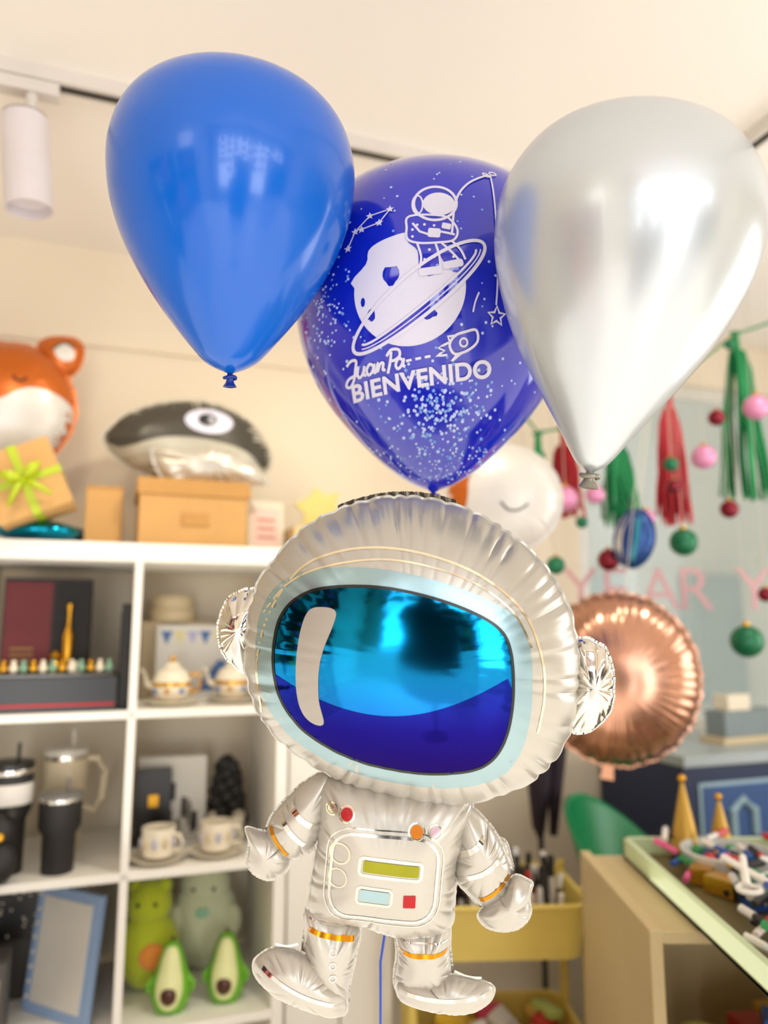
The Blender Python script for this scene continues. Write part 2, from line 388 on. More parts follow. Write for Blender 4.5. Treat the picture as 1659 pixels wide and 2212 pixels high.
bands('sleeve_print_2', (a2, a2t), [((1040,1958),(1106,1905),10,gold),((1012,1905),(1082,1865),11,foils),((995,1860),(1050,1815),12,foils)])
bands('trouser_print_1', (l1, l1t), [((664,2022),(764,2045),10,gold),((664,2002),(766,2025),3,foils)])
bands('trouser_print_2', (l2, l2t), [((860,2070),(972,2072),9,gold),((858,2045),(970,2050),3,foils)])
bands('boot_print_1', (s1, s1t), [((565,2098),(720,2176),8,foils),((590,2060),(640,2060),5,foils)])
bands('boot_print_2', (s2, s2t), [((880,2156),(1050,2160),8,foils),((985,2120),(1045,2135),5,foils)])
p = Print(l1t, l1.h, fit(.975), 8)
for v in (2068, 2095, 2122): p.stroke(circ(718, v, 7), 2.5, foils, 1.2, True)
p.mb.build('boot_buttons', ast, ang=75)
mb = MB(); mb.tube([AT()(832, 2015, -5), AT()(822, 2080, -4), AT()(822, 2230, -4), AT()(818, 2600, 0), AT()(820, 3500, 0)], .0016, pm('ribbon_navy', '#1B3FA8', .3))
mb.build('ribbon', ast)
# crinkled rear seam that stands up above the head
mb = MB(); vs = []; n = 120; rnd = random.Random(2); seamd = pm('foil_seam_gray', '#77736A', .25, .9)
for i in range(n+1):
    t = i/n; u = 728+262*t; b_ = 1109-40*math.sin(math.pi*(.14+.62*t)); hh = 9*math.sin(math.pi*t)**.6
    vs += [AT(.014)(u, b_+14, 0), AT(.014)(u, b_-hh*rnd.uniform(.8, 1.05), 5*math.sin(i*.6))]
mb.add(vs, [(2*i, 2*i+1, 2*i+3, 2*i+2) for i in range(n)], seamd); mb.build('rear_seam', ast)

# ============================================================ LATEX BALLOONS
def interp(prof, v):
    if v <= prof[0][0]: return prof[0][1]
    for (a, ra), (b, rb) in zip(prof, prof[1:]):
        if v <= b: return ra+(rb-ra)*(v-a)/(b-a)
    return 0
def squash(prof, top, mid):
    """move the crown of a profile to `top`, keep everything below `mid`"""
    t0 = prof[0][0]; return [((mid-(mid-v)*(mid-top)/(mid-t0)) if v < mid else v, r) for v, r in prof]
def latex(name, loc, s, v0, prof, mat, tilt=0, knot=(12, 30), mk=None):
    e = empty(name, loc, (PITCH, tilt, 0)); sp_ = crom(prof, 8, False)
    mb = MB(); mb.lathe([(max(r, .01)*s, (v0-v)*s) for v, r in reversed(sp_)], mat, n=128)
    mb.build('skin', e, ang=80)
    vb = prof[-1][0]; kr, kh = knot; mk = mk or mat
    mb = MB(); mb.lathe([(kr*.45*s, (v0-vb+2)*s), (kr*.5*s, (v0-vb-4)*s), (kr*.95*s, (v0-vb-9)*s), (kr*.6*s, (v0-vb-14)*s), (kr*.8*s, (v0-vb-22)*s), (kr*1.25*s, (v0-vb-kh)*s), (kr*.9*s, (v0-vb-kh-1)*s), (kr*.4*s, (v0-vb-kh+5)*s)], mk, n=24)
    mb.tube([(kr*s*math.cos(a)*1.05, kr*s*.8*math.sin(a), (v0-vb-10-2*math.sin(a*2))*s) for a in [2*math.pi*i/20 for i in range(20)]], kr*.28*s, mk, closed=True)
    mb.build('knot', e, ang=80)
    return e, sp_
blue = pm('latex_blue', '#005EC6', .2, 0, coat=.15, var=.03)
latex('blue_balloon', (-.1744, .7927, 2.0052), .0005375, 400,
      squash([(128,0),(132,48),(142,94),(165,150),(205,202),(260,238),(330,257),(395,260),(460,252),(530,230),(600,195),(660,157),(710,119),(755,82),(780,58),(795,34),(803,14),(806,8)], 177, 395), blue, .02, mk=pm('latex_blue_dark', '#0B2E8A', .3))
silv = pm('latex_pearl_silver', '#C6CDD2', .3, .55, coat=.35, var=.03)
_b = silv.node_tree.nodes['Principled BSDF']
if 'Thin Film Thickness' in _b.inputs: _b.inputs['Thin Film Thickness'].default_value = 420; _b.inputs['Thin Film IOR'].default_value = 1.45
latex('silver_balloon', (.2525, .7278, 1.9004), .0004875, 520,
      squash([(v, r*.985) for v, r in [(222,0),(226,50),(238,100),(264,165),(305,218),(365,256),(430,278),(500,284),(570,276),(650,252),(740,212),(812,168),(874,125),(936,82),(982,52),(1008,32),(1020,14),(1024,8)]], 264, 500), silv, .145, knot=(18, 36), mk=pm('latex_silver_knot', '#8E8B80', .3, .5))
pnav = pm('latex_printed_blue', '#0A1CB8', .1, 0, coat=.6, var=.05)
PS = .000675
pe, pprof = latex('printed_balloon', (.072, 1.0251, 1.941), PS, 690,
      squash([(352,0),(356,54),(368,112),(395,170),(440,226),(500,265),(580,289),(660,296),(740,287),(820,259),(890,216),(950,165),(1000,113),(1030,74),(1048,42),(1058,15),(1062,8)], 376, 660), pnav, 0, mk=pnav)
pv = [(v, r) for v, r in pprof]
def ph(u, v):
    r = interp(pv, v); return math.sqrt(max(0, r*r-(u-945)**2))
ptr = lambda u, v, h: ((u-945)*PS, -h*PS, (690-v)*PS)
ink = pm('ink_white', '#D4D2E4', .45, var=.03)
_pf = fit(.845, 829.5, 1106)
pp = Print(ptr, ph, lambda p: (_pf(p)[0]+8, _pf(p)[1]), 10)
E1 = 1.2; E2 = 2.0; E3 = 2.8
planet = circ(884, 635, 118, 116, 60)
planet = [(u+(10*math.sin(v*.09) if v < 620 and u < 850 else 0), v) for u, v in planet]
pp.fill([planet, circ(845,607,18,20,14,0,.12), circ(803,683,9,13,12,0,.1), circ(925,688,16,12,14,0,.15), circ(785,655,5,10,8)], ink, E1)
ra = math.radians(-37)
band = circ(902, 648, 172, 44, 80, ra)
inner = circ(902, 648, 150, 24, 80, ra)
def lower(pts, a0, a1, n=80): return [pts[i % n] for i in range(a0, a1+1)]
lo_o = lower(band, -2, 42); lo_i = lower(inner, -2, 42)
pp.fill([lo_o+lo_i[::-1]], pnav, E2, 8)
pp.stroke(band, 6, ink, E3, True); pp.stroke(lower(inner, 0, 40), 4, ink, E3)
pp.stroke([(lo_o[i][0]*.5+lo_i[i][0]*.5, lo_o[i][1]*.5+lo_i[i][1]*.5) for i in range(4, 40)], 2, ink, E3)
# fishing astronaut artwork
pp.fill([circ(938, 456, 46, 42, 32)], pnav, E2)
pp.fill([crom([(880,485),(905,478),(950,488),(975,500),(985,520),(978,545),(960,545),(992,580),(1000,600),(975,606),(955,585),(945,570),(948,600),(925,614),(905,600),(900,560),(878,535)], 4)], pnav, E2)
pp.stroke(circ(938, 456, 45, 40, 32), 5, ink, E3, True); pp.fill([circ(946, 458, 34, 27, 28, .1)], ink, E3)
pp.stroke(circ(901, 458, 11, 22, 16), 3, ink, E3, True)
pp.stroke(crom([(884,484),(878,510),(880,535),(905,545),(945,545),(975,540),(984,520),(972,498),(950,486)], 5), 4, ink, E3, True)
pp.stroke([(890,500),(905,520),(925,528),(950,522),(978,528)], 4, ink, E3)
pp.fill([rrect(922,514,948,534,4,.1)], ink, E3); pp.fill([rrect(951,503,970,516,3,.2)], ink, E3)
pp.stroke(crom([(900,546),(908,575),(904,598)], 5, False), 4, ink, E3); pp.stroke(crom([(938,548),(946,575),(948,598)], 5, False), 4, ink, E3)
pp.stroke(crom([(950,546),(972,566),(990,585)], 5, False), 4, ink, E3); pp.stroke(crom([(972,542),(990,560),(1000,580)], 5, False), 4, ink, E3)
pp.fill([rrect(903,596,952,612,6,-.1)], ink, E3); pp.fill([rrect(953,582,996,598,6,-.2)], ink, E3)
for c in ((890,515),(900,505),(915,505),(935,508),(925,560),(935,575),(960,560),(975,575),(915,580),(890,530)): pp.fill([circ(c[0], c[1], 3, 3, 8)], ink, E3)
pp.stroke(crom([(972,525),(982,450),(1010,405),(1058,372)], 8, False), 4, ink, E3)
pp.stroke(crom([(1062,372),(1066,440),(1068,520),(1070,610),(1068,668)], 8, False), 3, ink, E3)
pp.stroke(circ(1068, 366, 8, 5, 12), 3, ink, E3, True); pp.stroke(circ(1052, 374, 8, 4, 12, .5), 3, ink, E3, True)
def star(cx, cy, R, r, n=5, a0=-90):
    return [(cx+(R if i % 2 == 0 else r)*math.cos(math.radians(a0+i*180/n)), cy+(R if i % 2 == 0 else r)*math.sin(math.radians(a0+i*180/n))) for i in range(2*n)]
pp.stroke(star(1070, 690, 20, 9), 4, ink, E3, True)
con = [(752,535),(768,500),(800,470),(843,462),(820,490),(782,498)]
pp.stroke(con, 2.2, ink, E3)
for c in con: pp.fill([star(c[0], c[1], 9, 4)], ink, E3)
pp.stroke(crom([(1030,645),(1022,665),(1018,685)], 4, False), 3, ink, E3)
# rocket and trail
ro = [(1026,720),(1030,742),(1010,760),(982,768),(970,750),(982,732),(1004,724)]
pp.stroke(crom(ro, 4), 4.5, ink, E3, True); pp.stroke(circ(1000, 745, 8), 3.5, ink, E3, True)
pp.stroke([(984,732),(966,734),(972,748)], 4.5, ink, E3); pp.stroke([(988,768),(976,782),(998,764)], 4.5, ink, E3)
pp.stroke([(968,746),(946,756),(960,762),(942,772),(966,770)], 4, ink, E3)
for i in range(3): pp.stroke([(878+i*20, 780-i*3), (890+i*20, 778-i*3)], 4.5, ink, E3)
# handwritten name
for st in ([(746,778),(756,769),(768,770),(766,788),(762,808),(753,820),(744,816),(750,804),(768,798)],
           [(768,798),(773,783),(771,798),(776,804),(784,796),(787,782),(785,798),(791,801)],
           [(808,785),(799,780),(792,791),(796,801),(805,795),(809,781),(808,796),(813,798)],
           [(813,798),(817,779),(816,797),(822,782),(829,781),(828,793),(834,794)],
           [(846,760),(844,780),(839,802)],
           [(836,768),(846,756),(862,757),(864,769),(853,777),(843,777)],
           [(872,778),(862,774),(856,786),(861,794),(869,787),(873,775),(872,788),(877,790)]):
    pp.stroke(crom(st, 5, False), 5, ink, E3)
pp.text('BIENVENIDO', 757, 852, 49, -.135, ink, E3, bold=1.5, sx=1.07, spacing=1.04)
pp.mb.build('artwork_print', pe, smooth=False)
conf = pm('confetti_pearl', '#B9C8F2', .4); conf2 = pm('confetti_sky', '#6F9BE0', .4)
cm = MB(); rnd = random.Random(4)
def dot(u, v, r):
    if interp(pv, v)**2-(u-945)**2 < 300: return
    q = [(u+r*math.cos(a), v+r*math.sin(a)) for a in [2*math.pi*i/7 for i in range(7)]]
    cm.add([ptr(x, y, ph(x, y)+.9) for x, y in q], [tuple(range(7))], conf if rnd.random() < .6 else conf2)
for i in range(260): dot(rnd.gauss(945, 48), rnd.gauss(915, 34), rnd.uniform(2, 3.4))
for i in range(190): dot(rnd.uniform(690, 1200), rnd.uniform(400, 1040), rnd.uniform(1.5, 2.8))
for i in range(110): dot(rnd.gauss(725, 26), rnd.gauss(720, 45), rnd.uniform(1.5, 2.8))
for i in range(220): dot(945+rnd.uniform(-150, 150), rnd.uniform(975, 1045), rnd.uniform(1.2, 2.4))
cm.build('confetti', pe, smooth=False)

# ============================================================ SHELF UNIT
mb = MB(); B = [1.31, .965, .64, .30]
def sh(x0, x1, z0, z1, d0=0, d1=.385): mb.box(x0, x1, d0, d1, z0, z1, white)
sh(-.76, .352, 1.646, 1.69); sh(-.76, .352, 0, .04)
for b in B: sh(-.74, .33, b-.018, b)
for x in (-.355, -.005): sh(x-.009, x+.009, .04, 1.646)
sh(-.76, -.72, .04, 1.646); sh(.325, .352, .04, 1.646)
mb.build('cube_shelf_unit', loc=RF(0, 0, 0), rot=(0, 0, YAW), bevel=.0015, smooth=False)
mb = MB(); mb.box(0, .28, 0, .3, 0, 1.69, pm('cabinet_cream', '#E9E0CC', .5)); mb.box(.005, .137, -.018, 0, .05, 1.66, white); mb.box(.143, .275, -.018, 0, .05, 1.66, white)
mb.build('side_cabinet', loc=RF(.37, .1, 0), rot=(0, 0, YAW), bevel=.002, smooth=False)

def put(mb, name, s, d, z, rot=0, bevel=0, **k): return mb.build(name, loc=RF(s, d, z), rot=(0, 0, YAW+rot), bevel=bevel, **k)
kraft = pm('kraft_board', '#C99C5E', .75, var=.08); kraftd = pm('kraft_board_lid', '#BD8D4E', .75, var=.08)
mb = MB(); mb.box(0, .26, 0, .2, 0, .13, kraft); mb.box(-.006, .266, -.006, .206, .125, .165, kraftd); mb.box(.1, .165, -.004, 0, .05, .08, kraftd)
put(mb, 'cardboard_box', -.012, .04, 1.69, .02, .002, smooth=False)
mb = MB(); mb.box(0, .085, 0, .14, 0, .145, kraft); mb.box(0, .085, -.002, .142, .14, .147, kraftd)
put(mb, 'cardboard_box', -.135, .1, 1.69, 0, .002, smooth=False)
mb = MB(); mb.box(0, .17, 0, .16, 0, .075, pm('kraft_light', '#DBC08C', .7)); mb.box(.04, .1, -.003, 0, .02, .05, kraft)
put(mb, 'cardboard_box', .385, .13, 1.69, 0, .002, smooth=False)
# greeting cards
mb = MB(); cardm = pm('card_cream', '#E9DCC6', .6); pk = pm('card_pink', '#D08070', .6)
mb.box(0, .1, 0, .004, 0, .15, cardm); mb.box(.012, .088, -.002, 0, .02, .13, pm('card_inner', '#EBCDBE', .6))
for i in range(3): mb.box(.025, .075, -.003, -.0019, .045+i*.024, .053+i*.024, pk)
mb.box(0, .1, .03, .034, 0, .13, cardm)
put(mb, 'greeting_card', .275, .2, 1.69, .1, smooth=False).rotation_euler[0] = -.08
mb = MB(); mb.prism([(0,0),(.05,.01),(.1,0),(.12,.04),(.1,.07),(.11,.11),(.07,.1),(.04,.12),(.02,.09),(-.02,.07),(.01,.04)], 0, .012, pm('yellow_card', '#D8C878', .6))
put(mb, 'yellow_star_card', .42, .2, 1.766, smooth=False, bevel=.002)

# gift box with lime ribbon
limer = pm('lime_ribbon', '#B0C016', .35)
mb = MB(); g = .155
mb.box(-g/2, g/2, -g/2, g/2, 0, g, kraft)
mb.box(-.009, .009, -g/2-.002, g/2+.002, -.002, g+.002, limer); mb.box(-g/2-.002, g/2+.002, -g/2-.0025, g/2+.0025, g*.45, g*.45+.017, limer)
for a in (0.5, 2.6, 3.9, 5.4):
    L_ = .05 if a < 3 else .065
    path = [(L_*t*math.cos(a), -g/2-.012-.016*math.sin(math.pi*t), g*.5+L_*t*math.sin(a)) for t in [i/8 for i in range(9)]]
    mb.tube(path, [.003+(.009 if a < 3 else .004)*math.sin(math.pi*i/8) for i in range(9)], limer)
mb.ball((0, -g/2-.012, g*.5), .01, limer)
o = put(mb, 'gift_box', -.222, .02, 1.742, 0); o.rotation_euler = (0, math.radians(-24), YAW)
mb = MB(); tealf = pm('teal_foil', '#0E8FB0', .15, .9)
mb.ball((0, 0, .028), .095, tealf, (1.0, .8, .29), 32); mb.ball((.03, .03, .028), .08, pm('navy_foil', '#16407A', .2, .8), (1, .8, .3), 32)
put(mb, 'foil_cushion', -.235, .1, 1.69)

def foil_obj(name, loc, scale, foils_, prints, rot):
    e = empty(name, loc, rot)
    for nm, f, y0, mat in foils_:
        tr = lambda u, v, h, y0=y0: (u*scale, -h*scale+y0, -v*scale)
        f.mesh(tr, mat, NT=18, na=360).build(nm, e, ang=70)
        for pname, ff, fn in prints:
            if ff is f:
                p = Print(tr, f.h, step=10); fn(p); p.mb.build(pname, e, ang=70)
    return e
forange = pm('foil_orange', '#C2621A', .3, .4); fwhite = pm('foil_white', '#D6D2CB', .35, .15); fdark = pm('foil_charcoal', '#4A463E', .35, .3)
head_o = [(0,-125),(70,-115),(120,-60),(135,10),(110,75),(60,115),(0,125),(-60,115),(-110,75),(-135,10),(-120,-60),(-70,-115)]
base = Foil((0, 0), head_o, 75, seed=21, ncre=26, depth=4, reach=.8)
e1 = Foil((100, -112), [(60,-120),(75,-145),(120,-152),(140,-135),(135,-95),(110,-70),(80,-80)], 20, seed=22, ncre=10, depth=2)
e2 = Foil((-100, -112), [(-60,-120),(-75,-145),(-120,-152),(-140,-135),(-135,-95),(-110,-70),(-80,-80)], 20, seed=23, ncre=10, depth=2)
def face(p):
    p.fill([crom([(0,10),(60,-22),(118,-12),(133,18),(108,76),(58,112),(0,122),(-58,112),(-108,76),(-133,18),(-118,-12),(-60,-22)], 5)], fwhite, 1)
    p.stroke(crom([(-75,10),(-60,22),(-45,10)], 5, False), 4, black, 2); p.stroke(crom([(30,-40),(42,-30),(54,-40)], 5, False), 4, black, 2)
    p.fill([circ(0, 35, 12, 8)], black, 2)
def inn(p): p.fill([circ(110, -116, 20, 17, 16, .6)], fwhite, 1); p.stroke(crom([(88,-120),(108,-136),(132,-128)], 5, False), 4, fdark, 1.6)
def inn2(p): p.fill([circ(-110, -116, 20, 17, 16, -.6)], fwhite, 1)
foil_obj('fox_balloon', RF(-.355, .2, 2.045), .0013, [('head', base, 0, forange), ('ear_1', e1, .01, forange), ('ear_2', e2, .01, forange)], [('face_print', base, face), ('ear_print_1', e1, inn), ('ear_print_2', e2, inn2)], (0, 0, YAW))
base2 = Foil((0, 0), circ(0, 0, 125, 118, 24), 75, seed=25, ncre=30, depth=4, reach=.85)
def smile(p):
    p.fill([crom([(-124,-10),(-112,-52),(-80,-90),(-70,-60),(-80,-20),(-78,20),(-85,60),(-105,55),(-120,25)], 5)], forange, 1)
    p.stroke(crom([(-8,22),(10,36),(32,34),(50,18)], 6, False), 4, fdark, 2)
foil_obj('white_smiling_balloon', (.285, 1.74, 1.80), .00108, [('envelope', base2, 0, fwhite)], [('face_print', base2, smile)], (0, math.radians(8), -.1))
# charcoal whale-like foil balloon with printed eye
wb = Foil((395, 945), [(218,940),(262,888),(340,856),(430,849),(510,878),(556,930),(566,975),(535,1005),(455,1035),(385,1040),(315,1015),(250,985)], 70, seed=31, ncre=30, depth=6, reach=.7, wob=3)
wf = Foil((430, 990), [(315,970),(360,960),(430,952),(500,968),(552,1020),(520,1028),(470,1040),(400,1046),(345,1030)], 34, seed=32, ncre=18, depth=6, reach=.4, wob=4, w=.05)
e = empty('whale_balloon', RF(.115, .2, 1.978), (math.radians(6), 0, YAW)); k = .00125
tr = lambda u, v, h: ((u-395)*k, -h*k, (945-v)*k)
trf = lambda u, v, h: ((u-395)*k, -h*k-.075, (945-v)*k)
fpearl = pm('foil_pearl', '#BDB8A6', .4, .3)
wb.mesh(tr, fpearl, NT=20, na=480).build('body', e, ang=70); wf.mesh(trf, pm('foil_pearl_light', '#D6D1C4', .3, .5), NT=16, na=360).build('fin', e, ang=70)
p = Print(tr, wb.h, step=10)
p.fill([crom([(222,938),(264,890),(341,859),(430,852),(508,881),(553,930),(562,972),(545,985),(505,955),(430,938),(340,938),(262,962),(235,958)], 5)], fdark, 1)
p.fill([circ(425, 898, 50, 27)], ink, 2); p.fill([circ(422, 896, 20, 14)], black, 3); p.fill([circ(428, 893, 5, 4)], ink, 4)
p.mb.build('eye_print', e, ang=70)

# ---- shelf contents
blk = pm('black_gloss', '#14110F', .3); blkm = pm('black_matt', '#1C1A18', .6); wine = pm('wine_red', '#5E0E12', .6); goldm = pm('gold_metal', '#D9A233', .25, .9)
cream = pm('cream_ceramic', '#EADFC8', .25, coat=.4); beige = pm('beige_matt', '#D2BF9A', .5); bluep = pm('blue_print', '#4F74AE', .5)
Z1, Z2, Z3 = 1.31, .965, .64
mb = MB(); mb.box(0, .26, 0, .2, 0, .075, blk); mb.box(.004, .256, -.002, .0, .012, .018, red); mb.box(.01, .25, .01, .06, .075, .082, pm('tray_glass', '#59564E', .15))
rnd = random.Random(3)
for i in range(12):
    x = .02+i*.02; m = (goldm, cream, pm('jade', '#7FA58A', .4))[i % 3]
    mb.ball((x, .03, .094), .01, m, (1, 1, 1.2), 10); mb.ball((x, .03, .108), .006, m, (1, 1, 1), 8)
put(mb, 'figurine_display_case', -.30, .02, Z1, 0, .001)
mb = MB(); wd = pm('wine_dark', '#1E0A0A', .6); mb.box(0, .19, 0, .1, 0, .225, wd); mb.box(.004, .105, -.002, 0, .01, .215, wine); mb.box(.112, .186, -.002, 0, .01, .215, pm('black_flat', '#0E0B0A', .7))
mb.lathe([(.012, .02), (.013, .09), (.005, .115), (.005, .15), (.007, .155), (.007, .165)], goldm, (.145, -.014, 0), 16)
mb.lathe([(.014, .0), (.016, .02), (.01, .03), (.014, .045), (.004, .055)], goldm, (.12, -.02, 0), 16); mb.lathe([(.01, .0), (.012, .02), (.008, .03)], cream, (.165, -.02, 0), 16)
for i in range(3): mb.box(.02, .07, -.003, -.0019, .03+i*.014, .035+i*.014, pm('faded_gold', '#8A6A2E', .5))
put(mb, 'wine_gift_box', -.30, .12, Z1+.0755, 0, .001)
mb = MB(); mb.box(0, .02, 0, .22, 0, .24, blkm); mb.box(-.002, .0, .02, .2, .02, .22, pm('screen_gray', '#2C2E30', .3))
put(mb, 'black_picture_book', -.037, .03, Z1, 0.0, .002)
def teaset(s, d):
    mb = MB(); mb.lathe([(.03, 0), (.06, .006), (.068, .013), (.06, .009), (.02, .004)], cream)
    mb.lathe([(.02, .008), (.034, .016), (.046, .04), (.045, .06), (.034, .08), (.02, .088), (.022, .09), (.014, .1), (.004, .103)], cream)
    mb.ball((0, 0, .108), .008, goldm, n=12)
    mb.tube([(-.04, 0, .04), (-.06, 0, .05), (-.068, 0, .075), (-.076, 0, .085)], [.009, .007, .005, .004], cream)
    mb.tube([(.042, 0, .07), (.065, 0, .075), (.07, 0, .05), (.062, 0, .034), (.044, 0, .03)], .004, goldm)
    mb.lathe([(.0462, .045), (.0468, .05), (.0462, .055)], goldm, caps=False)
    for a in range(8):
        w = a*math.pi/4; mb.ball((.044*math.cos(w), .044*math.sin(w), .035), .007, (goldm, bluep)[a % 2], (1, 1, 1), 8)
    put(mb, 'teapot', s, d, Z1, -.3)
teaset(.085, .1); teaset(.235, .12)
mb = MB(); mb.box(0, .24, 0, .01, 0, .19, pm('card_pale', '#E6E3DA', .5))
for i in range(7): mb.prism([(.01+i*.033, .175), (.04+i*.033, .175), (.025+i*.033, .14)], -.002, 0, (bluep, pm('pale_yellow', '#E6DDA0', .5), pm('pale_lilac', '#B9B9DC', .5))[i % 3])
mb.prism([(.1,.02),(.17,.02),(.2,.09),(.16,.1)], -.002, 0, bluep); mb.prism([(.19,.05),(.225,.05),(.23,.12),(.2,.11)], -.002, 0, bluep)
put(mb, 'printed_gift_card', .05, .24, Z1, 0, smooth=False)
mb = MB(); mb.lathe([(.06, 0), (.062, .03), (.055, .035), (.057, .06), (.05, .07)], beige); put(mb, 'round_tin', .09, .315, Z1+.2005, 0)
mb = MB(); mb.box(-.08, .1, -.05, .05, 0, .2, beige); put(mb, 'beige_gift_box', .09, .32, Z1, 0, .002, smooth=False)
def tumbler(name, s, d, h, r, body, lid, handle=None, label=None, rot=0):
    mb = MB(); mb.lathe([(r*.72, 0), (r*.75, .004), (r*.78, h*.45), (r, h*.55), (r, h*.9)], body, n=40)
    mb.lathe([(r*1.03, h*.9), (r*1.03, h*.95), (r*.85, h*.965), (r*.3, h*.97)], lid, n=40); mb.lathe([(.004, h*.96), (.004, h*1.12)], lid, (r*.3, 0, 0), 10)
    mb.lathe([(r*1.01, h*.86), (r*1.02, h*.88), (r*1.01, h*.9)], foils, n=40, caps=False)
    if handle: mb.tube([(r*.9, 0, h*.85), (r*1.5, 0, h*.84), (r*1.75, 0, h*.7), (r*1.65, 0, h*.45), (r*1.3, 0, h*.36), (r*.78, 0, h*.4)], r*.17, handle, 12)
    if label: mb.lathe([(r*1.012, h*.6), (r*1.012, h*.78)], label, n=40, caps=False)
    put(mb, name, s, d, Z2, rot)
tumbler('travel_tumbler', -.255, .09, .245, .049, blkm, blk, None, pm('label_white', '#D9D4CB', .5))
tumbler('travel_tumbler', -.15, .22, .25, .052, pm('tumbler_cream', '#D9C8A8', .45), pm('clear_lid', '#D5CFC2', .2), pm('tumbler_cream', ''))
tumbler('travel_tumbler', -.145, .06, .175, .045, blkm, pm('gray_lid', '#6F6C68', .3), None, None)
mb = MB(); mb.ball((0, 0, .045), .04, blkm, (1, .8, 1.1)); mb.ball((0, 0, .11), .03, blkm); mb.ball((-.022, 0, .14), .012, blkm, n=12); mb.ball((.022, 0, .14), .012, blkm, n=12)
mb.ball((0, -.03, .102), .01, goldm, n=12); put(mb, 'black_bear_figurine', -.258, .0, Z2, .2)
mb = MB(); mb.box(0, .17, 0, .05, 0, .2, pm('white_box', '#DDD8CC', .5))
rnd = random.Random(9)
for i in range(16):
    x = rnd.uniform(.01, .15); z = rnd.uniform(.01, .1); mb.box(x, x+.012, -.002, 0, z, z+rnd.uniform(.02, .06), (blkm, pm('warm_gray', '#8C867A', .5))[i % 2])
put(mb, 'patterned_box', .02, .24, Z2, 0, .001, smooth=False)
mb = MB(); mb.box(0, .085, 0, .03, 0, .18, blk); mb.box(.03, .055, -.002, 0, .09, .12, goldm); put(mb, 'black_gift_box', .015, .19, Z2, 0, .001, smooth=False)
mb = MB()
for i in range(34):
    a = i*2.4; mb.ball((.04*math.cos(a)*(1-i/50), .03*math.sin(a), .03+i*.0045), .02, blkm, (1, 1, 1), 10)
put(mb, 'black_flower_bouquet', .245, .25, Z2)
def cup(s, d, rot=0):
    mb = MB(); mb.lathe([(.03, 0), (.055, .006), (.066, .014), (.058, .011), (.02, .005)], cream, n=40)
    mb.lathe([(.024, .01), (.034, .014), (.037, .03), (.038, .075), (.035, .075), (.033, .03), (.02, .02)], cream, n=40)
    mb.tube([(.036, 0, .062), (.055, 0, .062), (.062, 0, .045), (.055, 0, .028), (.036, 0, .027)], .004, cream)
    for a in range(10):
        w = a*.63; mb.ball((.0365*math.cos(w), .0365*math.sin(w), .045), .008, (pm('lilac_gray', '#B8B4BE', .4), beige)[a % 2], (1, 1, 1.6), 8)
    put(mb, 'espresso_cup', s, d, Z2, rot)
cup(.068, .065, -.6); cup(.2, .075, -.3)
mb = MB(); mb.lathe([(.02, 0), (.035, .01), (.045, .04), (.047, .065), (.044, .065), (.03, .03)], cream, n=40); put(mb, 'ceramic_bowl', .235, .18, Z2)
# row 3
mb = MB(); fr = pm('frame_light_blue', '#8FA9CC', .5); W_, H_ = .2, .262
mb.box(0, W_, 0, .015, 0, H_, fr); mb.box(.022, W_-.022, -.002, 0, .022, H_-.022, pm('photo_paper', '#D9D4C9', .3)); mb.box(.04, .1, .015, .05, 0, .02, fr)
for i in range(8): mb.ball((.011, -.002, .03+i*.03), .004, cream, n=8)
o = put(mb, 'picture_frame', -.21, .185, Z3+.001, 0, .001, smooth=False); o.rotation_euler = (math.radians(-7), 0, YAW-.8)
mb = MB(); mb.box(0, .18, 0, .12, 0, .25, pm('charcoal_box', '#37322E', .4)); mb.box(.01, .17, -.002, 0, .13, .24, blk)
for i in range(30): mb.ball((rnd.uniform(.015, .165), -.003, rnd.uniform(.14, .235)), .003, cream, n=6)
put(mb, 'charcoal_gift_box', -.3, .24, Z3, 0, .002, smooth=False)
mb = MB(); mb.box(0, .09, 0, .1, 0, .16, pm('ash_box', '#4F4B46', .5)); mb.box(.01, .08, -.002, 0, .03, .13, beige); put(mb, 'charcoal_gift_box', -.32, .03, Z3, 0, .002, smooth=False)
av = pm('avocado_green', '#6FB02C', .45); avc = pm('avocado_cream', '#E0E2A4', .45); pit = pm('avocado_pit', '#4A2413', .3); limeg = pm('plush_lime', '#B2BC22', .9, sheen=.3, bump=.4, bscale=120)
def avocado(s, d, rot):
    mb = MB(); pr_ = crom([(0, 0), (.03, .002), (.044, .03), (.043, .06), (.033, .09), (.024, .12), (.014, .14), (0, .146)], 5, False)
    mb.lathe([(max(r, .0005), z) for r, z in pr_], av, n=40)
    mb.lathe([(max(r*.83, .0005), .008+z*.9) for r, z in pr_], avc, (0, -.0105, 0), n=40)
    mb.ball((0, -.036, .045), .021, pit, (1, .7, 1.15), 20)
    for x in (-1, 1):
        mb.tube([(x*.036, 0, .07), (x*.05, -.005, .055), (x*.048, -.015, .042)], [.006, .006, .004], av); mb.ball((x*.018, -.015, .003), .011, av, n=12)
        mb.ball((x*.009, -.0305, .098), .0025, blk, n=8)
    mb.tube([(-.004, -.034, .09), (0, -.035, .088), (.004, -.034, .09)], .001, blk)
    mb.lathe([(.003, .144), (.004, .152)], pit, n=8)
    put(mb, 'avocado_figurine', s, d, Z3, rot)
avocado(.11, .08, -.2); avocado(.235, .09, -.25)
mb = MB(); mb.ball((0, 0, .09), .075, limeg, (1, .8, 1.2), 32); mb.ball((0, 0, .19), .055, limeg, (1, .8, 1)); mb.ball((.02, -.055, .09), .03, pm('plush_orange', '#E08A35', .9, sheen=.3), (1.1, .5, 1), 20)
mb.ball((-.02, -.042, .2), .005, blk, n=10); mb.ball((.02, -.042, .2), .005, blk, n=10)
